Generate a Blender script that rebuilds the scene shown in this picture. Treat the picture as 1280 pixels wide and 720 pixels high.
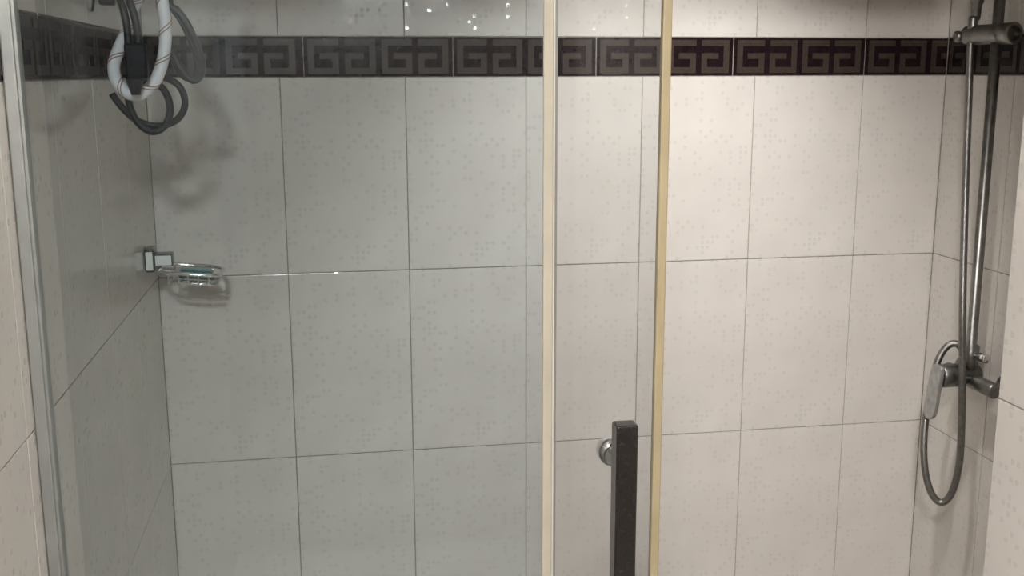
import bpy, bmesh, math, random
from mathutils import Vector, Matrix

random.seed(7)
for o in list(bpy.data.objects):
    bpy.data.objects.remove(o, do_unlink=True)
scene = bpy.context.scene
COL = scene.collection

# ------------------------------------------------------------------ camera
F_PX = 1352.26
CAM = Vector((0.34703, -2.24625, 1.60673))
PITCH, YAW, ROLL = -0.19595, 0.16768, -0.00272
cp, sp, cy_, sy_ = math.cos(PITCH), math.sin(PITCH), math.cos(YAW), math.sin(YAW)
FWD = Vector((sy_ * cp, cy_ * cp, sp))
rt = Vector((cy_, -sy_, 0.0))
up = rt.cross(FWD)
RIGHT = rt * math.cos(ROLL) + up * math.sin(ROLL)
UP = -rt * math.sin(ROLL) + up * math.cos(ROLL)
cam_data = bpy.data.cameras.new('camera')
cam = bpy.data.objects.new('camera', cam_data)
COL.objects.link(cam)
m = Matrix((RIGHT, UP, -FWD)).transposed().to_4x4()
m.translation = CAM
cam.matrix_world = m
cam_data.sensor_width = 36.0
cam_data.lens = F_PX * 36.0 / 1280.0
cam_data.clip_start = 0.02
scene.camera = cam

def px(x, y, axis, value):
    """point where the sight line of photo pixel (x, y) meets a wall-parallel plane"""
    d = FWD + RIGHT * ((x - 640) / F_PX) - UP * ((y - 360) / F_PX)
    return CAM + d * ((value - CAM[axis]) / d[axis])

# ------------------------------------------------------------------ light and exposure
world = bpy.data.worlds.new('world')
scene.world = world
world.use_nodes = True
world.node_tree.nodes['Background'].inputs[0].default_value = (0.75, 0.82, 0.9, 1)
world.node_tree.nodes['Background'].inputs[1].default_value = 0.3
TUBE_STRENGTH = 9.0
CEILING_STRENGTH = 208.0
DOWNLIGHT_POWER = 43.0
vs = scene.view_settings
vs.view_transform = 'Standard'
vs.look = 'None'
vs.exposure = 1.0
vs.gamma = 1.0
vs.use_curve_mapping = False

# dimensions of the room (metres)
R_SH = 1.703          # right wall of the shower niche
P_X, P_Y = 1.174, -1.05   # jutting wall: face and end
FRONT = -3.2
CEIL = 2.46
TH = 0.3987           # tile course
Z_BAND, Z_BAND2 = 1.600, 1.680

# ------------------------------------------------------------------ materials
def nodes_of(name):
    mt = bpy.data.materials.new(name)
    mt.use_nodes = True
    nt = mt.node_tree
    return mt, nt, nt.nodes['Principled BSDF'], nt.links

def plain(name, color, rough=0.4, metal=0.0, noise=0.06, scale=60.0, bump=0.0, spec=0.5):
    mt, nt, b, L = nodes_of(name)
    tc = nt.nodes.new('ShaderNodeTexCoord')
    nz = nt.nodes.new('ShaderNodeTexNoise')
    nz.inputs['Scale'].default_value = scale
    nz.inputs['Detail'].default_value = 4
    L.new(tc.outputs['Object'], nz.inputs['Vector'])
    ramp = nt.nodes.new('ShaderNodeValToRGB')
    c = Vector(color)
    lo, hi = c * (1 - noise), c * (1 + noise)
    ramp.color_ramp.elements[0].color = (*lo, 1)
    ramp.color_ramp.elements[1].color = (*hi, 1)
    ramp.color_ramp.elements[0].position = 0.3
    ramp.color_ramp.elements[1].position = 0.7
    L.new(nz.outputs['Fac'], ramp.inputs['Fac'])
    L.new(ramp.outputs['Color'], b.inputs['Base Color'])
    b.inputs['Roughness'].default_value = rough
    b.inputs['Metallic'].default_value = metal
    b.inputs['Specular IOR Level'].default_value = spec
    if bump:
        bp = nt.nodes.new('ShaderNodeBump')
        bp.inputs['Strength'].default_value = bump
        bp.inputs['Distance'].default_value = 0.001
        L.new(nz.outputs['Fac'], bp.inputs['Height'])
        L.new(bp.outputs['Normal'], b.inputs['Normal'])
    return mt

def math_node(nt, op, a, b=None, c=None):
    n = nt.nodes.new('ShaderNodeMath')
    n.operation = op
    for i, v in enumerate((a, b, c)):
        if v is None:
            continue
        if isinstance(v, (int, float)):
            n.inputs[i].default_value = v
        else:
            nt.links.new(v, n.inputs[i])
    return n.outputs[0]

def tile_material():
    """glazed cream ceramic printed with scattered small glossy squares"""
    mt, nt, b, L = nodes_of('cream_tile')
    tc = nt.nodes.new('ShaderNodeTexCoord')
    sep = nt.nodes.new('ShaderNodeSeparateXYZ')
    L.new(tc.outputs['Object'], sep.inputs[0])
    cell = 0.0115
    u = math_node(nt, 'DIVIDE', sep.outputs['X'], cell)
    v = math_node(nt, 'DIVIDE', sep.outputs['Z'], cell)
    fu, fv = math_node(nt, 'FLOOR', u), math_node(nt, 'FLOOR', v)
    cmb = nt.nodes.new('ShaderNodeCombineXYZ')
    L.new(fu, cmb.inputs[0]); L.new(fv, cmb.inputs[1])
    wn = nt.nodes.new('ShaderNodeTexWhiteNoise')
    wn.noise_dimensions = '2D'
    L.new(cmb.outputs[0], wn.inputs['Vector'])
    clump = nt.nodes.new('ShaderNodeTexNoise')
    clump.inputs['Scale'].default_value = 0.12
    L.new(cmb.outputs[0], clump.inputs['Vector'])
    thr = math_node(nt, 'MULTIPLY', clump.outputs['Fac'], 0.36)
    on = math_node(nt, 'LESS_THAN', wn.outputs['Value'], thr)
    du = math_node(nt, 'ABSOLUTE', math_node(nt, 'SUBTRACT', math_node(nt, 'FRACT', u), 0.5))
    dv = math_node(nt, 'ABSOLUTE', math_node(nt, 'SUBTRACT', math_node(nt, 'FRACT', v), 0.5))
    d = math_node(nt, 'MAXIMUM', du, dv)
    inside = math_node(nt, 'LESS_THAN', d, 0.30)
    dot = math_node(nt, 'MULTIPLY', on, inside)
    core = math_node(nt, 'LESS_THAN', d, 0.14)
    shade = math_node(nt, 'SUBTRACT', dot, math_node(nt, 'MULTIPLY', math_node(nt, 'MULTIPLY', on, core), 0.45))
    nz = nt.nodes.new('ShaderNodeTexNoise')
    nz.inputs['Scale'].default_value = 9
    nz.inputs['Detail'].default_value = 5
    L.new(tc.outputs['Object'], nz.inputs['Vector'])
    base = nt.nodes.new('ShaderNodeValToRGB')
    base.color_ramp.elements[0].color = (0.625, 0.590, 0.550, 1)
    base.color_ramp.elements[1].color = (0.675, 0.640, 0.598, 1)
    base.color_ramp.elements[0].position = 0.3
    base.color_ramp.elements[1].position = 0.7
    L.new(nz.outputs['Fac'], base.inputs['Fac'])
    mix = nt.nodes.new('ShaderNodeMix')
    mix.data_type = 'RGBA'
    L.new(math_node(nt, 'MULTIPLY', shade, 0.38), mix.inputs[0])
    L.new(base.outputs['Color'], mix.inputs[6])
    mix.inputs[7].default_value = (0.54, 0.52, 0.49, 1)
    L.new(mix.outputs[2], b.inputs['Base Color'])
    L.new(math_node(nt, 'SUBTRACT', 0.14, math_node(nt, 'MULTIPLY', dot, 0.10)), b.inputs['Roughness'])
    L.new(math_node(nt, 'ADD', 0.45, math_node(nt, 'MULTIPLY', dot, 0.55)), b.inputs['Specular IOR Level'])
    # each square is slightly tilted / pillowed
    geo = nt.nodes.new('ShaderNodeNewGeometry')
    off = nt.nodes.new('ShaderNodeVectorMath'); off.operation = 'SUBTRACT'
    L.new(wn.outputs['Color'], off.inputs[0]); off.inputs[1].default_value = (0.5, 0.5, 0.5)
    scl = nt.nodes.new('ShaderNodeVectorMath'); scl.operation = 'SCALE'
    L.new(off.outputs[0], scl.inputs[0]); L.new(math_node(nt, 'MULTIPLY', dot, 0.11), scl.inputs['Scale'])
    add = nt.nodes.new('ShaderNodeVectorMath'); add.operation = 'ADD'
    L.new(geo.outputs['Normal'], add.inputs[0]); L.new(scl.outputs[0], add.inputs[1])
    nrm = nt.nodes.new('ShaderNodeVectorMath'); nrm.operation = 'NORMALIZE'
    L.new(add.outputs[0], nrm.inputs[0])
    bp = nt.nodes.new('ShaderNodeBump')
    bp.inputs['Strength'].default_value = 0.06
    bp.inputs['Distance'].default_value = 0.0006
    fine = nt.nodes.new('ShaderNodeTexNoise')
    fine.inputs['Scale'].default_value = 140
    L.new(tc.outputs['Object'], fine.inputs['Vector'])
    L.new(fine.outputs['Fac'], bp.inputs['Height'])
    L.new(nrm.outputs[0], bp.inputs['Normal'])
    L.new(bp.outputs['Normal'], b.inputs['Normal'])
    return mt

def glass_material(name, tint, film):
    mt = bpy.data.materials.new(name)
    mt.use_nodes = True
    nt = mt.node_tree
    nt.nodes.clear()
    L = nt.links
    out = nt.nodes.new('ShaderNodeOutputMaterial')
    tr = nt.nodes.new('ShaderNodeBsdfTransparent')
    tr.inputs[0].default_value = (*tint, 1)
    gl = nt.nodes.new('ShaderNodeBsdfGlossy')
    gl.inputs['Roughness'].default_value = 0.02
    lw = nt.nodes.new('ShaderNodeLayerWeight')
    lw.inputs[0].default_value = 0.5
    fr = math_node(nt, 'ADD', 0.020, math_node(nt, 'MULTIPLY', math_node(nt, 'POWER', lw.outputs['Facing'], 5), 0.9))
    mx = nt.nodes.new('ShaderNodeMixShader')
    L.new(fr, mx.inputs[0]); L.new(tr.outputs[0], mx.inputs[1]); L.new(gl.outputs[0], mx.inputs[2])
    # water-streaked film: the reflection varies slightly down the pane
    tc = nt.nodes.new('ShaderNodeTexCoord')
    mp = nt.nodes.new('ShaderNodeMapping')
    mp.inputs['Scale'].default_value = (22, 22, 5)
    L.new(tc.outputs['Object'], mp.inputs['Vector'])
    nz = nt.nodes.new('ShaderNodeTexNoise')
    nz.inputs['Scale'].default_value = 1.0
    nz.inputs['Detail'].default_value = 6
    L.new(mp.outputs[0], nz.inputs['Vector'])
    L.new(math_node(nt, 'MULTIPLY', nz.outputs['Fac'], 0.03), gl.inputs['Roughness'])
    gl.inputs['Color'].default_value = (*film, 1)
    L.new(mx.outputs[0], out.inputs[0])
    return mt

def emitter(name, color, strength):
    mt, nt, b, L = nodes_of(name)
    b.inputs['Base Color'].default_value = (0.9, 0.9, 0.88, 1)
    b.inputs['Emission Color'].default_value = (*color, 1)
    b.inputs['Emission Strength'].default_value = strength
    return mt

def room_tile_material(name, c1, c2, mortar, w, h):
    mt, nt, b, L = nodes_of(name)
    tc = nt.nodes.new('ShaderNodeTexCoord')
    br = nt.nodes.new('ShaderNodeTexBrick')
    br.offset = 0.0
    br.inputs['Scale'].default_value = 1.0
    br.inputs['Brick Width'].default_value = w
    br.inputs['Row Height'].default_value = h
    br.inputs['Mortar Size'].default_value = 0.0015
    br.inputs['Color1'].default_value = (*c1, 1)
    br.inputs['Color2'].default_value = (*c2, 1)
    br.inputs['Mortar'].default_value = (*mortar, 1)
    L.new(tc.outputs['Object'], br.inputs['Vector'])
    L.new(br.outputs['Color'], b.inputs['Base Color'])
    b.inputs['Roughness'].default_value = 0.3
    return mt

M = {}
M['tile'] = tile_material()
M['grout'] = plain('grout', (0.33, 0.295, 0.25), 0.85, noise=0.25, scale=90, bump=0.3)
M['band'] = plain('border_glaze', (0.013, 0.006, 0.008), 0.25, noise=0.35, scale=40, spec=0.3)
M['key'] = plain('border_key', (0.040, 0.027, 0.020), 0.40, noise=0.3, scale=120)
M['plaster'] = plain('ceiling_paint', (0.80, 0.78, 0.74), 0.7, noise=0.03, scale=12)
M['dark_wood'] = plain('dark_wood', (0.05, 0.032, 0.024), 0.45, noise=0.3, scale=20)
M['room_tile'] = plain('far_wall_paint', (0.13, 0.122, 0.115), 0.45, noise=0.05, scale=6)
M['floor'] = room_tile_material('floor_tile', (0.40, 0.37, 0.34), (0.44, 0.41, 0.37), (0.2, 0.18, 0.16), 0.3, 0.3)
M['glass_fixed'] = glass_material('smoky_green_glass', (0.933, 0.957, 0.961), (0.80, 0.92, 1.0))
M['glass_door'] = glass_material('clear_glass', (0.914, 0.922, 0.924), (0.85, 0.93, 1.0))
M['glass_edge'] = plain('glass_edge', (0.58, 0.60, 0.57), 0.25, noise=0.04)
M['seal'] = plain('yellowed_seal', (0.39, 0.325, 0.20), 0.4, noise=0.08, scale=14)
M['seal_pale'] = plain('pale_seal', (0.43, 0.395, 0.315), 0.4, noise=0.08, scale=14)
M['seal_dark'] = plain('seal_dark_lip', (0.20, 0.18, 0.16), 0.5)  # narrow dark lip at the edge of the seal profile
M['aluminium'] = plain('aluminium', (0.30, 0.31, 0.295), 0.45, metal=0.6, noise=0.06, scale=30)
M['chrome'] = plain('chrome', (0.74, 0.74, 0.74), 0.10, metal=1.0, noise=0.03)
M['chrome_dull'] = plain('chrome_dark_reflection', (0.24, 0.232, 0.22), 0.38, metal=1.0, noise=0.22, scale=70, bump=0.1)  # dull chrome; reflected dark surroundings are put into the base colour
M['hose_metal'] = plain('hose_metal', (0.24, 0.232, 0.22), 0.42, metal=1.0, noise=0.15, scale=120)
M['lever'] = plain('worn_lever', (0.40, 0.40, 0.39), 0.38, metal=0.75, noise=0.2, scale=60)
M['handle'] = plain('black_handle', (0.016, 0.013, 0.012), 0.25, noise=0.12, scale=200)
M['handle_side'] = plain('handle_lit_side', (0.20, 0.19, 0.18), 0.4, metal=0.6, noise=0.1)  # side of the black bar facing the light, its brightness put into the colour
M['rubber'] = plain('black_rubber', (0.006, 0.007, 0.010), 0.45, noise=0.25, scale=50, spec=0.2)
M['cord_grey'] = plain('grey_black_rubber', (0.015, 0.016, 0.019), 0.36, noise=0.25, scale=50, spec=0.3)
M['white_hose'] = plain('white_hose', (0.72, 0.73, 0.76), 0.38, noise=0.04, scale=40)
M['stripe'] = plain('brown_stripe', (0.30, 0.17, 0.12), 0.5)
M['chrome_dark'] = plain('mount_dark_reflection', (0.16, 0.16, 0.16), 0.25, metal=1.0, noise=0.1)  # soap mount chrome, its dark reflections put into the colour
M['highlight'] = plain('chrome_highlight', (0.82, 0.86, 0.84), 0.35, metal=0.25, noise=0.03)  # bright highlight on the mount chrome, put into the plate colour
M['soap'] = plain('teal_soap', (0.018, 0.17, 0.20), 0.3, noise=0.2, scale=60)
M['white_plastic'] = plain('white_plastic', (0.82, 0.82, 0.80), 0.35, noise=0.02)
M['tube'] = emitter('lamp_tube', (1.0, 0.98, 0.965), TUBE_STRENGTH)
M['dome'] = emitter('lamp_dome', (1.0, 0.98, 0.965), CEILING_STRENGTH)

# ------------------------------------------------------------------ helpers
def link(name, mesh, parent=None):
    o = bpy.data.objects.new(name, mesh)
    COL.objects.link(o)
    if parent is not None:
        o.parent = parent
    return o

def mesh_of(name, bm, mat, smooth=False):
    me = bpy.data.meshes.new(name)
    bmesh.ops.recalc_face_normals(bm, faces=bm.faces)
    bm.to_mesh(me)
    bm.free()
    me.materials.append(mat)
    if smooth:
        for p in me.polygons:
            p.use_smooth = True
    return me

def obj(name, bm, mat, parent=None, smooth=False):
    return link(name, mesh_of(name, bm, mat, smooth), parent)

def thing(name, label, cat, group=None, loc=(0, 0, 0)):
    o = bpy.data.objects.new(name, None)
    COL.objects.link(o)
    o.location = loc
    o.empty_display_size = 0.05
    tag(o, label, cat, group)
    return o

def tag(o, label, cat, group=None):
    o['label'] = label
    o['category'] = cat
    if group:
        o['group'] = group
    return o

def structure(o, label=None):
    o['kind'] = 'structure'
    if label:
        o['label'] = label
    return o

def add_box(bm, x0, x1, y0, y1, z0, z1, bevel=0.0, seg=2):
    vs_ = [bm.verts.new((x, y, z)) for x in (x0, x1) for y in (y0, y1) for z in (z0, z1)]
    q = [(0, 1, 3, 2), (4, 6, 7, 5), (0, 4, 5, 1), (2, 3, 7, 6), (0, 2, 6, 4), (1, 5, 7, 3)]
    fs = [bm.faces.new([vs_[i] for i in f]) for f in q]
    if bevel:
        es = list({e for f in fs for e in f.edges})
        bmesh.ops.bevel(bm, geom=es, offset=bevel, segments=seg, profile=0.5, affect='EDGES')
    return bm

def box(name, ext, mat, parent=None, bevel=0.0, seg=2):
    return obj(name, add_box(bmesh.new(), *ext, bevel=bevel, seg=seg), mat, parent, smooth=False)

def frame_for(d):
    d = d.normalized()
    a = Vector((0, 0, 1)) if abs(d.z) < 0.9 else Vector((1, 0, 0))
    s = d.cross(a).normalized()
    return s, d.cross(s).normalized()

def add_lathe(bm, p0, axis, profile, seg=24, cap=True):
    """profile: list of (distance along axis, radius)"""
    axis = Vector(axis).normalized()
    p0 = Vector(p0)
    s, t = frame_for(axis)
    rings = []
    for d, r in profile:
        ring = []
        for k in range(seg):
            a = 2 * math.pi * k / seg
            ring.append(bm.verts.new(p0 + axis * d + (s * math.cos(a) + t * math.sin(a)) * r))
        rings.append(ring)
    for a, b in zip(rings, rings[1:]):
        for k in range(seg):
            bm.faces.new((a[k], a[(k + 1) % seg], b[(k + 1) % seg], b[k]))
    if cap:
        bm.faces.new(rings[0][::-1])
        bm.faces.new(rings[-1])
    return bm

def spline(pts, step=0.006, closed=False):
    """Catmull-Rom through pts, resampled at equal steps"""
    P = [Vector(p) for p in pts]
    n = len(P)
    out = []
    rng = n if closed else n - 1
    for i in range(rng):
        if closed:
            a, b, c, d = P[(i - 1) % n], P[i], P[(i + 1) % n], P[(i + 2) % n]
        else:
            b, c = P[i], P[i + 1]
            a = P[i - 1] if i > 0 else b * 2 - c
            d = P[i + 2] if i + 2 < n else c * 2 - b
        for k in range(24):
            t = k / 24
            out.append(0.5 * ((2 * b) + (c - a) * t + (2 * a - 5 * b + 4 * c - d) * t * t + (3 * b - a - 3 * c + d) * t ** 3))
    out.append(P[0] if closed else P[-1])
    res, acc = [out[0]], 0.0
    for a, b in zip(out, out[1:]):
        seg = (b - a).length
        while acc + seg >= step:
            f = (step - acc) / seg
            a = a.lerp(b, f)
            seg = (b - a).length
            acc = 0.0
            res.append(a.copy())
        acc += seg
    if not closed and (res[-1] - out[-1]).length > step * 0.3:
        res.append(out[-1])
    return res

def frames(path):
    T = []
    for i in range(len(path)):
        a, b = path[max(i - 1, 0)], path[min(i + 1, len(path) - 1)]
        T.append((b - a).normalized())
    s, t = frame_for(T[0])
    fr = []
    for d in T:
        s = (s - d * s.dot(d)).normalized()
        fr.append((s, d.cross(s).normalized()))
    return fr

def add_tube(bm, path, radius, seg=12, closed=False, flat=1.0):
    fr = frames(path)
    rings = []
    for i, (p, (s, t)) in enumerate(zip(path, fr)):
        r = radius(i) if callable(radius) else radius
        rings.append([bm.verts.new(p + (s * math.cos(2 * math.pi * k / seg) + t * math.sin(2 * math.pi * k / seg) * flat) * r) for k in range(seg)])
    pairs = list(zip(rings, rings[1:]))
    if closed:
        pairs.append((rings[-1], rings[0]))
    for a, b in pairs:
        for k in range(seg):
            bm.faces.new((a[k], a[(k + 1) % seg], b[(k + 1) % seg], b[k]))
    if not closed:
        bm.faces.new(rings[0][::-1])
        bm.faces.new(rings[-1])
    return bm

def tube(name, pts, r, mat, parent=None, seg=12, step=0.006, closed=False):
    return obj(name, add_tube(bmesh.new(), spline(pts, step, closed), r, seg), mat, parent, smooth=True)

# ------------------------------------------------------------------ the room: slabs, then tiles on them
GROUT_D = 0.0022     # grout lies this far behind the tile faces
T = 0.12

def slab(name, ext, mat, label=None):
    return structure(box(name, ext, mat), label)

wall_back = slab('wall_back', (-T, R_SH + T, GROUT_D, T, 0, CEIL), M['grout'], 'cream tiled back wall of the shower with a dark key border')
wall_right = slab('wall_right', (R_SH + GROUT_D, R_SH + T, P_Y - 0.10, GROUT_D, 0, CEIL), M['grout'], 'cream tiled side wall of the shower behind the shower rail')
wall_partition = slab('wall_partition', (P_X + GROUT_D, R_SH + T, FRONT - T, P_Y - GROUT_D, 0, CEIL), M['grout'], 'jutting cream tiled wall beside the open shower entrance')
wall_left = slab('wall_left', (-T, -GROUT_D, FRONT - T, T, 0, CEIL), M['grout'], 'cream tiled side wall of the shower carrying the soap dish')
# unseen lintel, added to keep lamp light off the upper back wall
wall_added_lintel = slab('wall_added_lintel', (-GROUT_D, P_X + GROUT_D, -1.02, -0.875, 2.01, CEIL), M['plaster'], 'added lintel above the shower glass, shading the upper wall')
wall_front = slab('wall_front', (-GROUT_D, P_X + GROUT_D, FRONT - T, FRONT, 0, CEIL), M['room_tile'])
floor = slab('floor', (-T, R_SH + T, FRONT - T, T, -0.08, 0), M['floor'])
ceiling = slab('ceiling', (-T, R_SH + T, FRONT - T, T, CEIL, CEIL + 0.08), M['plaster'])

_mesh_cache = {}
def tile_mesh(w, h, mat, key):
    k = (round(w, 4), round(h, 4), key)
    if k in _mesh_cache:
        return _mesh_cache[k]
    bm = bmesh.new()
    g, bv = 0.0010, 0.0008
    def loop(i, y):
        return [bm.verts.new(p) for p in ((i, y, i), (w - i, y, i), (w - i, y, h - i), (i, y, h - i))]
    back, mid, front = loop(g, 0.006), loop(g, bv * 0.8), loop(g + bv, 0.0)
    front_mid = loop(g + bv * 0.3, bv * 0.22)
    seq = [back, mid, front_mid, front]
    for a, b in zip(seq, seq[1:]):
        for i in range(4):
            bm.faces.new((a[i], a[(i + 1) % 4], b[(i + 1) % 4], b[i]))
    bm.faces.new(front)
    bm.faces.new(back[::-1])
    me = mesh_of('tile', bm, mat)
    _mesh_cache[k] = me
    return me

KEY_CACHE = {}
def key_mesh(w):
    """raised meander: hook and mirrored hook, twice per border tile, clipped to width w"""
    k = round(w, 4)
    if k in KEY_CACHE:
        return KEY_CACHE[k]
    bm = bmesh.new()
    W, ST, GAP, MARG = 0.0612, 0.0124, 0.0125, 0.0085
    z0, z1 = 0.0060, 0.0750
    zt0, zt1 = 0.0355, 0.0475
    def bar(a, b, c, d):
        a, b = max(a, 0.003), min(b, w - 0.003)
        if b - a > 0.0008:
            add_box(bm, a, b, -0.0006, 0.002, c, d)
    for i in range(4):
        x0 = MARG + i * (W + GAP)
        def B(u0, u1, c, d, flip=(i % 2 == 1)):
            if flip:
                u0, u1 = W - u1, W - u0
            bar(x0 + u0, x0 + u1, c, d)
        B(0, W, z1 - ST, z1)
        B(0, ST, z0 + ST, z1 - ST)
        B(0, W, z0, z0 + ST)
        B(W - ST, W, z0 + ST, zt1)
        B(0.0235, W - ST, zt0, zt1)
    me = mesh_of('key_motif', bm, M['key'])
    KEY_CACHE[k] = me
    return me

def lay(wall, origin, rot, along, cols, rows, key_splits, cat=0):
    """cols / rows: edge lists; local x runs along the wall, z up; the wall origin is at origin"""
    dirx = Vector((math.cos(rot), math.sin(rot), 0))
    nrm = Vector((math.sin(rot), -math.cos(rot), 0))
    for z0, z1 in zip(rows, rows[1:]):
        is_band = abs(z0 - Z_BAND) < 0.01 and abs(z1 - Z_BAND2) < 0.01
        edges = key_splits if is_band else cols
        for a, b in zip(edges, edges[1:]):
            if is_band:
                o = link('border_tile', tile_mesh(b - a, z1 - z0, M['band'], 'band'), wall)
            else:
                o = link('tile', tile_mesh(b - a, z1 - z0, M['tile'], 'tile'), wall)
            p = Vector(origin) + dirx * a + Vector((0, 0, z0)) - nrm * random.uniform(0.0, 0.0003)
            o.location = p
            o.rotation_euler = (random.uniform(-1, 1) * 0.0008, 0, rot + random.uniform(-1, 1) * 0.0008)
            if is_band:
                q = link('key_motif', key_mesh(b - a), o)
    return

ROWS = [0.004, Z_BAND - 3 * TH, Z_BAND - 2 * TH, Z_BAND - TH, Z_BAND, Z_BAND2, Z_BAND2 + TH, CEIL]
# back wall
lay(wall_back, (0, 0, 0), 0.0, None,
    [-0.0004, 0.258, 0.508, 0.758, 1.008, 1.258, 1.508, R_SH + 0.0006], ROWS,
    [-0.0004, 0.306, 0.6065, 0.9070, 1.2075, 1.5085, R_SH + 0.0006])
# left wall: local x runs towards the back wall, starts at y = -2.25
L0 = -2.25
lay(wall_left, (0, L0, 0), math.pi / 2, None,
    [0.0] + [0.25 * i for i in range(1, 9)] + [2.249], ROWS,
    [0.149 + 0.30 * i for i in range(0, 8)])
# right wall of the niche: local x runs towards the camera, starts at the back wall
lay(wall_right, (R_SH, 0, 0), -math.pi / 2, None,
    [0.001, 0.248, 0.498, 0.748, 0.998, 1.045], ROWS, [0.001, 0.105, 0.405, 0.705, 1.005, 1.045])
# face of the jutting wall, towards the camera, and its return into the niche
lay(wall_partition, (P_X, P_Y, 0), -math.pi / 2, None,
    [0.0, 0.25, 0.5, 0.75, 1.0], ROWS, [0.0, 0.3, 0.6, 0.9, 1.0])
lay(wall_partition, (R_SH - 0.004, P_Y, 0), math.pi, None,
    [0.0, 0.25, 0.5, R_SH - P_X - 0.004], ROWS, [0.0, 0.3, R_SH - P_X - 0.004])

# unseen door added behind the camera so the glass reflects something dark
added_door = structure(box('added_door', (0.10, 1.08, FRONT + 0.0005, FRONT + 0.04, 0.002, 1.90), M['dark_wood'], bevel=0.004), 'added dark brown door, out of view, darkening the glass reflections')
for zz0, zz1 in ((0.15, 0.95), (1.08, 1.78)):
    for xx0, xx1 in ((0.22, 0.55), (0.63, 0.96)):
        box('door_panel', (xx0, xx1, FRONT + 0.036, FRONT + 0.048, zz0, zz1), M['dark_wood'], added_door, bevel=0.004)
obj('door_knob', add_lathe(bmesh.new(), (1.01, FRONT + 0.04, 1.0), (0, 1, 0), [(0, 0.025), (0.006, 0.025), (0.008, 0.010), (0.04, 0.010), (0.045, 0.024), (0.065, 0.024), (0.07, 0.018)], 20), M['chrome'], added_door, smooth=True)

# ------------------------------------------------------------------ unseen lamps, added to light the shower
lamp = thing('added_wall_lamp', 'added white panel lamp above the dark door, out of view', 'lamp', loc=(0.70, FRONT, 2.005))  # unseen lamp, added for the glints above the border
box('lamp_housing', (-0.30, 0.30, 0.0, 0.035, -0.075, 0.075), M['white_plastic'], lamp, bevel=0.006)
box('lamp_diffuser', (-0.28, 0.28, 0.034, 0.050, -0.060, 0.060), M['tube'], lamp, bevel=0.006)
dome = thing('added_ceiling_lamp', 'added round white dome lamp on the ceiling, out of view', 'lamp', loc=(0.15, -2.80, CEIL))  # unseen lamp, added to light the walls from the front
obj('lamp_base', add_lathe(bmesh.new(), (0, 0, 0), (0, 0, -1), [(0, 0.135), (0.02, 0.135), (0.025, 0.13)], 32), M['white_plastic'], dome, smooth=False)
obj('lamp_shade', add_lathe(bmesh.new(), (0, 0, -0.025), (0, 0, -1), [(0, 0.122), (0.02, 0.12), (0.045, 0.10), (0.062, 0.06), (0.068, 0.02)], 32), M['dome'], dome, smooth=True)

dl = thing('added_downlight', 'small round spotlight added in the shower ceiling, out of view', 'lamp', loc=(1.02, -0.78, CEIL))  # unseen spot, added to brighten the right part of the back wall
bm = bmesh.new()
add_lathe(bm, (0, 0, 0), (0, 0, -1), [(0, 0.030), (0, 0.045), (0.006, 0.044), (0.008, 0.040), (0.007, 0.034), (0.001, 0.030)], 28, cap=False)
obj('trim_ring', bm, M['white_plastic'], dl, smooth=True)
sl_ = bpy.data.lights.new('added_downlight_beam', 'SPOT')
sl_.energy = DOWNLIGHT_POWER
sl_.color = (1.0, 0.975, 0.95)
sl_.spot_size = math.radians(69)
sl_.spot_blend = 1.0
sl_.shadow_soft_size = 0.035
so = bpy.data.objects.new('added_downlight_beam', sl_)
COL.objects.link(so)
so.parent = dl
so.location = (0, 0, -0.04)
so.rotation_euler = Vector((0.0, 0.78, -1.62)).to_track_quat('-Z', 'Y').to_euler()

# ------------------------------------------------------------------ shower enclosure
YF, YD = -0.950, -0.920      # centre planes of the fixed panel and of the sliding door
GT = 0.003                   # half thickness of the glass
ZT = 1.965
fixed = thing('fixed_glass_panel', 'fixed greenish shower glass panel between wall profile and pale sealing strip', 'glass panel', loc=(0, YF, 0))
box('glass_pane', (0.010, 0.612, -GT, GT, 0.05, ZT), M['glass_fixed'], fixed)
bm = bmesh.new()
add_box(bm, 0.0005, 0.0145, -0.018, 0.018, 0.03, ZT, bevel=0.002)
add_box(bm, 0.0145, 0.0175, -0.014, -0.006, 0.03, ZT)
o = obj('wall_profile', bm, M['aluminium'], fixed)
o['label'] = 'narrow aluminium wall profile'
seal = box('edge_seal', (0.6040, 0.6165, -0.0085, -GT, 0.05, ZT), M['seal_pale'], fixed, bevel=0.0015)
seal['label'] = 'pale yellowed plastic sealing strip'
box('glass_edge', (0.6125, 0.6195, -GT, GT, 0.05, ZT), M['glass_edge'], fixed, bevel=0.0008)
box('seal_lip', (0.6196, 0.6225, -0.002, 0.002, 0.05, ZT), M['seal_dark'], fixed)
bm = bmesh.new()
add_box(bm, 0.001, P_X - 0.001, -0.020, 0.055, ZT, ZT + 0.045, bevel=0.004)
obj('top_rail', bm, M['aluminium'], fixed)
bm = bmesh.new()
add_box(bm, 0.001, P_X - 0.001, -0.020, 0.055, 0.0, 0.03, bevel=0.004)
obj('bottom_track', bm, M['aluminium'], fixed)

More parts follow.
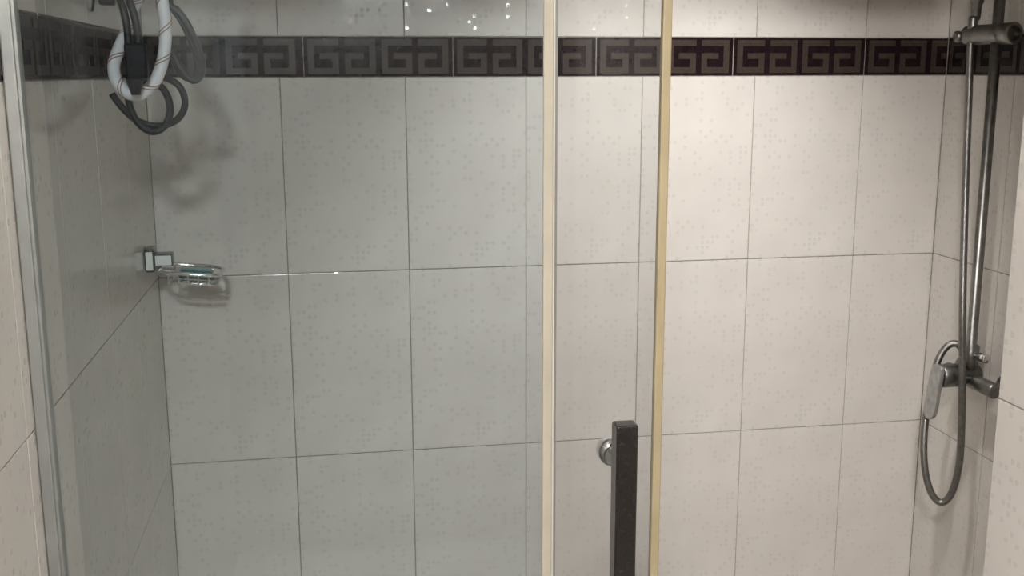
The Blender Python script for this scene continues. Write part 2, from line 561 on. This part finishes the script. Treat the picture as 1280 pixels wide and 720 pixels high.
door = thing('sliding_glass_door', 'clear sliding shower door with a tall black bar handle', 'shower door', loc=(0, YD, 0))
box('glass_pane', (0.030, 0.763, -GT, GT, 0.04, ZT - 0.01), M['glass_door'], door)
o = box('edge_seal', (0.7605, 0.7725, -0.006, 0.006, 0.04, ZT - 0.01), M['seal'], door, bevel=0.002)
o['label'] = 'yellowed beige plastic edge strip'
HX0, HX1 = 0.6935, 0.7215
HY0, HY1 = -0.068, -0.043
HZ1 = 1.171
handle = box('handle', (HX0, HX1, HY0, HY1, 0.74, HZ1), M['handle'], door, bevel=0.0022)
handle['label'] = 'glossy black rectangular bar handle'
box('lit_side_strip', (HX0 - 0.0007, HX0 + 0.001, HY0 + 0.003, HY1 - 0.002, 0.742, HZ1 - 0.002), M['handle_side'], handle)  # lit side of the bar as a lighter strip
for z in (1.110, 0.80):
    xc = (HX0 + HX1) / 2
    bm = bmesh.new()
    add_lathe(bm, (xc, HY1 - 0.001, z), (0, 1, 0), [(0, 0.010), (0.026, 0.010), (0.030, 0.014), (0.0395, 0.014)], 24)
    add_lathe(bm, (xc, GT + 0.0002, z), (0, 1, 0), [(0, 0.0180), (0.003, 0.0186), (0.018, 0.0182), (0.028, 0.0150), (0.033, 0.009), (0.0345, 0.002)], 24)
    o = obj('standoff', bm, M['chrome'], handle, smooth=True)
    o['label'] = 'round chrome standoff'

# ------------------------------------------------------------------ shower column on the right wall
PX_, PY_ = 1.650, -0.258
WALL = R_SH
col = thing('shower_column', 'dull chrome shower rail with lever mixer on the tiled side wall', 'shower mixer', loc=(PX_, PY_, 0.988))
zc = 0.988
def C(p):            # world -> local of the column
    return (p[0] - PX_, p[1] - PY_, p[2] - zc)
# riser
obj('riser_pole', add_lathe(bmesh.new(), (0, 0, 0.0), (0, 0, 1), [(0.0, 0.0165), (0.062, 0.0165), (0.066, 0.0105), (1.02, 0.0105)], 20), M['chrome_dull'], col, smooth=True)
bm = bmesh.new()
add_lathe(bm, (0, 0, 0.99), (1, 0, 0), [(-0.014, 0.012), (0.040, 0.012), (0.042, 0.022), (WALL - PX_ - 0.0005, 0.022)], 20)
obj('wall_bracket', bm, M['chrome_dull'], col, smooth=True)
# mixer body: barrel pointing into the room, cross tube with two wall unions
bm = bmesh.new()
add_lathe(bm, (0.020, 0, 0), (-1, 0, 0), [(0, 0.016), (0.002, 0.021), (0.046, 0.0215), (0.048, 0.0245), (0.084, 0.0245), (0.087, 0.022)], 28)
obj('mixer_body', bm, M['chrome_dull'], col, smooth=True)
bm = bmesh.new()
add_lathe(bm, (0.004, 0.088, -0.012), (0, -1, 0), [(0, 0.012), (0.004, 0.016), (0.172, 0.016), (0.176, 0.012)], 20)
obj('cross_tube', bm, M['chrome_dull'], col, smooth=True)
for sy in (0.075, -0.075):
    bm = bmesh.new()
    add_lathe(bm, (0.004, sy, -0.012), (1, 0, 0), [(0.004, 0.0135), (0.026, 0.0135), (0.027, 0.028), (WALL - PX_ - 0.0045, 0.030)], 20)
    obj('wall_union', bm, M['chrome_dull'], col, smooth=True)
# lever: flat rounded blade hanging from the barrel end
bm = bmesh.new()
hw, n = 0.0205, 10
zt, zb = 0.024, -0.092
outline = []
for k in range(n + 1):
    a = math.pi + math.pi * k / n
    outline.append((hw * math.cos(a), zb + hw * 1.1 + hw * 1.1 * math.sin(a)))
outline += [(hw * 0.98, zt - 0.020), (hw * 0.62, zt - 0.004), (hw * 0.35, zt), (-hw * 0.80, zt), (-hw * 0.97, zt - 0.006)]
fr_, bk_ = [], []
for (yy, z) in outline:
    lean = 0.012 * ((zt - z) / 0.116) ** 1.3
    fr_.append(bm.verts.new((-0.076 - lean, yy, z)))
    bk_.append(bm.verts.new((-0.067 - lean, yy, z)))
bm.faces.new(fr_); bm.faces.new(bk_[::-1])
for i in range(len(outline)):
    j = (i + 1) % len(outline)
    bm.faces.new((fr_[i], fr_[j], bk_[j], bk_[i]))
o = obj('lever', bm, M['lever'], col)
o['label'] = 'flat rounded grey lever'
md = o.modifiers.new('bevel', 'BEVEL'); md.width = 0.0018; md.segments = 2; md.limit_method = 'ANGLE'
# diverter knob
bm = bmesh.new()
add_lathe(bm, (0.002, -0.012, 0.045), (0.12, -1, 0), [(0, 0.0055), (0.016, 0.0055), (0.017, 0.0095), (0.034, 0.0100), (0.036, 0.0085)], 18)
obj('diverter_knob', bm, M['chrome'], col, smooth=True)
# slider with hand-shower cradle
SL = 1.680 - zc
ax = Vector((0.20, -0.98, 0.0)).normalized()
c0 = Vector((0, 0, SL)) - ax * 0.082
bm = bmesh.new()
add_lathe(bm, c0, ax, [(0, 0.013), (0.004, 0.0185), (0.030, 0.0195), (0.085, 0.0195), (0.092, 0.0180), (0.095, 0.0205), (0.125, 0.0215), (0.127, 0.0200), (0.126, 0.0150), (0.112, 0.0140)], 28)
slider = obj('slider', bm, M['chrome_dull'], col, smooth=True)
md = slider.modifiers.new('es', 'EDGE_SPLIT'); md.split_angle = math.radians(50)
bm = bmesh.new()
add_lathe(bm, Vector(c0) - Vector((0.013, 0, 0.003)), (-1, 0.1, 0), [(-0.008, 0.009), (0.004, 0.012), (0.010, 0.011), (0.012, 0.005)], 16)
obj('cradle_clip', bm, M['chrome_dull'], slider, smooth=True)

# hand shower in the cradle
hp = px(1218, 38, 1, -0.195)
hs = thing('hand_shower', 'chrome hand shower standing in the slider cradle of the rail', 'hand shower', loc=hp)
bm = bmesh.new()
add_lathe(bm, (0, 0, 0.020), (0.01, -0.03, 1), [(0, 0.0085), (0.005, 0.0095), (0.03, 0.0105), (0.034, 0.013), (0.13, 0.0145), (0.19, 0.0125)], 20)
obj('shower_handle', bm, M['chrome_dull'], hs, smooth=True)
bm = bmesh.new()
hd = Vector((-0.75, -0.35, -0.55)).normalized()
add_lathe(bm, Vector((0.012, 0.008, 0.225)), hd, [(-0.012, 0.006), (-0.004, 0.022), (0.012, 0.044), (0.022, 0.047), (0.027, 0.044)], 28)
obj('shower_head', bm, M['chrome_dull'], hs, smooth=True)

# corrugated metal hose: cradle -> loop -> back of the mixer
hose_px = [(1216, 32, -0.200), (1213, 62, -0.200), (1211, 120, -0.205), (1208, 200, -0.215), (1205, 300, -0.245), (1203, 400, -0.285), (1203, 470, -0.297),
           (1202, 530, -0.300), (1199, 580, -0.298), (1190, 615, -0.290), (1177, 628, -0.280), (1164, 616, -0.268), (1156, 585, -0.255),
           (1155, 545, -0.240), (1160, 505, -0.225), (1167, 470, -0.216), (1174, 447, -0.212), (1185, 432, -0.214), (1196, 430, -0.222), (1206, 440, -0.234)]
path = spline([px(x, y, 1, Y) for x, y, Y in hose_px], 0.0019)
hose = thing('shower_hose', 'ribbed grey metal shower hose looping below the mixer', 'hose', loc=path[0])
bm = add_tube(bmesh.new(), [p - path[0] for p in path], lambda i: 0.0079 if i % 2 else 0.0068, 12)
obj('hose_tube', bm, M['hose_metal'], hose, smooth=True)
bm = bmesh.new()
add_lathe(bm, Vector((0, 0, -0.020)), (0, 0, 1), [(0, 0.0085), (0.004, 0.0105), (0.034, 0.0095), (0.038, 0.008)], 16)
obj('hose_nut', bm, M['chrome_dull'], hose, smooth=True)
bm = bmesh.new()
e0 = path[-1] - path[0]
add_lathe(bm, e0 + Vector((-0.004, 0.004, 0.008)), (path[-1] - path[-6]), [(-0.006, 0.0085), (0.002, 0.0105), (0.016, 0.0105)], 16)
obj('hose_nut', bm, M['chrome_dull'], hose, smooth=True)

# ------------------------------------------------------------------ soap dish on the left wall
sd = thing('soap_dish', 'small chrome wire soap dish on the side wall near the corner', 'soap dish', loc=(0, -0.130, 1.262))
mb = box('mount_block', (0.0004, 0.0175, -0.022, 0.022, -0.023, 0.023), M['chrome_dark'], sd, bevel=0.003)
box('highlight_plate', (0.0025, 0.0150, -0.0232, -0.0210, -0.0185, 0.0165), M['highlight'], mb, bevel=0.0008)
arm_ = box('arm', (0.0170, 0.050, -0.016, 0.012, -0.012, 0.012), M['chrome_dark'], sd, bevel=0.002)
box('highlight_plate', (0.0185, 0.0480, -0.0172, -0.0150, -0.0105, 0.0080), M['highlight'], arm_, bevel=0.0008)
tilt = 0.10
def sdp(x, y, z):       # dish drops slightly away from the wall
    return Vector((x, y, z - 0.018 - (x - 0.03) * tilt))
def rrect(x0, x1, y0, y1, r, z, n=6):
    pts = []
    for (cx, cyy, a0) in ((x1 - r, y1 - r, 0), (x0 + r, y1 - r, 90), (x0 + r, y0 + r, 180), (x1 - r, y0 + r, 270)):
        for k in range(n + 1):
            a = math.radians(a0 + 90 * k / n)
            pts.append(sdp(cx + r * math.cos(a), cyy + r * math.sin(a), z))
    return pts
bm = bmesh.new()
add_tube(bm, rrect(0.026, 0.139, -0.050, 0.050, 0.030, 0.0), 0.0038, 8, closed=True)
rim = obj('rim', bm, M['chrome'], sd, smooth=True)
bm = bmesh.new()
add_tube(bm, rrect(0.048, 0.132, -0.040, 0.040, 0.026, -0.0195), 0.0024, 8, closed=True)
obj('lower_ring', bm, M['chrome'], sd, smooth=True)
for x in (0.045, 0.063, 0.081, 0.099, 0.117):
    ye = 0.048 if x < 0.11 else 0.043
    pts = [sdp(x, -ye, 0), sdp(x, -ye * 0.98, -0.013), sdp(x, -ye * 0.80, -0.022), sdp(x, 0, -0.0225), sdp(x, ye * 0.80, -0.022), sdp(x, ye * 0.98, -0.013), sdp(x, ye, 0)]
    tube('wire', pts, 0.0020, M['chrome'], sd, seg=8, step=0.005)
for yy in (-0.03, 0.0, 0.03):
    tube('wire', [sdp(0.137, yy, 0.0), sdp(0.134, yy, -0.014), sdp(0.126, yy, -0.022), sdp(0.10, yy, -0.0225), sdp(0.05, yy, -0.0225)], 0.0018, M['chrome'], sd, seg=8, step=0.005)
soap = bmesh.new()
add_box(soap, -0.032, 0.032, -0.026, 0.026, -0.0085, 0.0085, bevel=0.007, seg=3)
sb = obj('soap_bar', soap, M['soap'], None, smooth=True)
sb.location = Vector((0, -0.130, 1.262)) + sdp(0.090, 0.006, -0.0075)
sb.rotation_euler = (0, math.atan(tilt), 0.08)
tag(sb, 'teal bar of soap lying in the chrome soap dish', 'soap')

# ------------------------------------------------------------------ hook with hoses and cords on the left wall
HK = Vector((0.0, -0.447, 1.785))
hook = thing('wall_hook', 'black hook on the side wall holding hoses above the border', 'hook', loc=HK)
box('hook_plate', (0.0005, 0.014, -0.020, 0.020, -0.062, 0.030), M['rubber'], hook, bevel=0.003)
tube('hook_arm', [(0.010, 0, 0), (0.06, 0, 0), (0.165, 0, 0.0), (0.186, 0, 0.012), (0.190, 0, 0.032)], 0.0065, M['rubber'], hook, seg=12)
bm = bmesh.new()
add_box(bm, 0.010, 0.032, -0.014, 0.010, -0.074, -0.050, bevel=0.003)
obj('hook_clip', bm, M['rubber'], hook)
tube('hook_tail', [(0.006, -0.018, -0.058), (0.004, -0.022, -0.074), (0.002, -0.024, -0.084)], 0.0022, M['rubber'], hook, seg=8)

def pp(x, y, Y):
    return px(x, y, 1, Y)
ZA = HK.z
def over(x, r, dy=0.0):       # crest of a hose going over the hook arm
    return [Vector((x, HK.y - 0.0105 - r, ZA - 0.002)), Vector((x, HK.y, ZA + 0.0100 + r)), Vector((x, HK.y + 0.0105 + r, ZA - 0.002))]

# white spiral-striped hose
rw = 0.0094
wp = [pp(206, 60, -0.470), pp(200, 88, -0.472), pp(188, 109, -0.473), pp(170, 119, -0.473), pp(153, 111, -0.470), pp(143.5, 95, -0.464),
      pp(143, 78, -0.456), pp(150, 58, -0.446), pp(158, 40, -0.434), pp(163, 18, -0.424)]
ov = over(0.092, rw)
wp = [Vector((0.086, -0.4265, 1.772)), ov[1], ov[0] + Vector((0.008, 0, 0)), Vector((0.104, -0.468, 1.745)), pp(204, 8, -0.468), pp(207, 32, -0.469)] + wp + [Vector((0.072, -0.4235, 1.745)), Vector((0.072, -0.4235, 1.770))]
wpath = spline(wp, 0.005)
wh = thing('white_hose', 'white hose with brown spiral stripes coiled over the wall hook', 'hose', loc=wpath[0])
obj('hose_tube', add_tube(bmesh.new(), [p - wpath[0] for p in wpath], rw, 16), M['white_hose'], wh, smooth=True)
fr = frames(wpath)
for ph in (0.0, 0.75):
    hel, acc = [], 0.0
    for i in range(len(wpath) - 1):
        for k in range(3):
            f = k / 3
            p = wpath[i].lerp(wpath[i + 1], f)
            s = fr[i][0].lerp(fr[i + 1][0], f).normalized()
            t = fr[i][1].lerp(fr[i + 1][1], f).normalized()
            a = (acc + f * 0.005) / 0.048 * 2 * math.pi + ph
            hel.append(p - wpath[0] + (s * math.cos(a) + t * math.sin(a)) * (rw + 0.0001))
        acc += 0.005
    obj('spiral_stripe', add_tube(bmesh.new(), hel, 0.00085, 6), M['stripe'], wh, smooth=True)

# black power cord: two strands over the hook into a plug box, the rest coiled below
pc = thing('power_cord', 'coiled black power cord with a dark plug box hanging from the hook', 'power cord', loc=pp(168, 80, -0.49))
org = pc.location.copy()
def loc_pts(L):
    return [p - org for p in L]
rs = 0.0058
for (xa, xb, xt) in (((148, -8), [(155, 15), (159.5, 42), (161, 75)], 0.040), ((160, -8), [(168, 20), (172.5, 45), (174, 62)], 0.055)):
    pts = [pp(x, y, -0.498) for x, y in reversed(xb)] + [pp(xa[0], xa[1], -0.488)]
    ov = over(xt, rs)
    pts += [ov[0], ov[1], ov[2], Vector((xt - 0.008, -0.414, 1.760)), Vector((xt - 0.012, -0.408, 1.735))]
    tube('cord_strand', loc_pts(pts), rs, M['cord_grey'], pc, seg=10)
a, b = pp(169, 54, -0.500), pp(168, 100, -0.500)
bm = bmesh.new()
w2 = 0.0165
add_box(bm, a.x - w2 + 0.001, a.x + w2, -0.512, -0.488, b.z, a.z, bevel=0.0035)
bm2 = obj('plug_box', bm, M['rubber'], pc)
for v in bm2.data.vertices:
    v.co -= org
c0_ = pp(168, 97, -0.500) - org
obj('cord_grip', add_lathe(bmesh.new(), c0_, (0.02, 0, -1), [(0, 0.013), (0.008, 0.012), (0.019, 0.0085), (0.026, 0.0065)], 16), M['rubber'], pc, smooth=True)
coil = [(140, 117, -0.450), (146, 126, -0.450), (158, 140, -0.450), (172, 151, -0.449), (190, 157, -0.447), (208, 156, -0.446), (224, 147, -0.444), (231.5, 129, -0.443), (225, 109, -0.442), (209, 98, -0.441), (190, 95, -0.440), (176, 93, -0.440),
        (168, 98, -0.443), (174, 103, -0.448), (190, 103, -0.450), (203, 110, -0.453), (211, 125, -0.456), (212.5, 142, -0.458), (207, 156, -0.460), (196, 164, -0.461), (184, 163, -0.461), (172, 153, -0.460), (165, 140, -0.457), (161, 126, -0.454), (160, 110, -0.451)]
tube('cord_coil', loc_pts([pp(*c) for c in coil]), 0.0056, M['rubber'], pc, seg=10)

# folded dark grey cable to the right of the white hose
fold = [(222, 80, -0.440), (216, 66, -0.440)]
ov = over(0.135, 0.006)
pts = [pp(208, 5, -0.424), Vector((0.112, -0.424, 1.75)), ov[2], ov[1], ov[0], pp(212, 1, -0.453), pp(222, 13, -0.452), pp(234, 30, -0.452), pp(245, 54, -0.448), pp(252, 76, -0.446), pp(252, 92, -0.446), pp(244, 101, -0.446),
       pp(235, 97, -0.446), pp(226, 85, -0.446), pp(218, 71, -0.446), pp(211, 52, -0.446), pp(206, 30, -0.446)]
fc = thing('folded_cable', 'dark grey folded cable hanging beside the white striped hose', 'cable', loc=pts[0])
tube('cable', [p - pts[0] for p in pts], 0.0058, M['cord_grey'], fc, seg=10)
pts2 = [p + Vector((-0.0085, 0.004, 0.002)) for p in pts[5:-1]]
tube('cable_core', [p - pts[0] for p in pts2], 0.0042, M['rubber'], fc, seg=10)
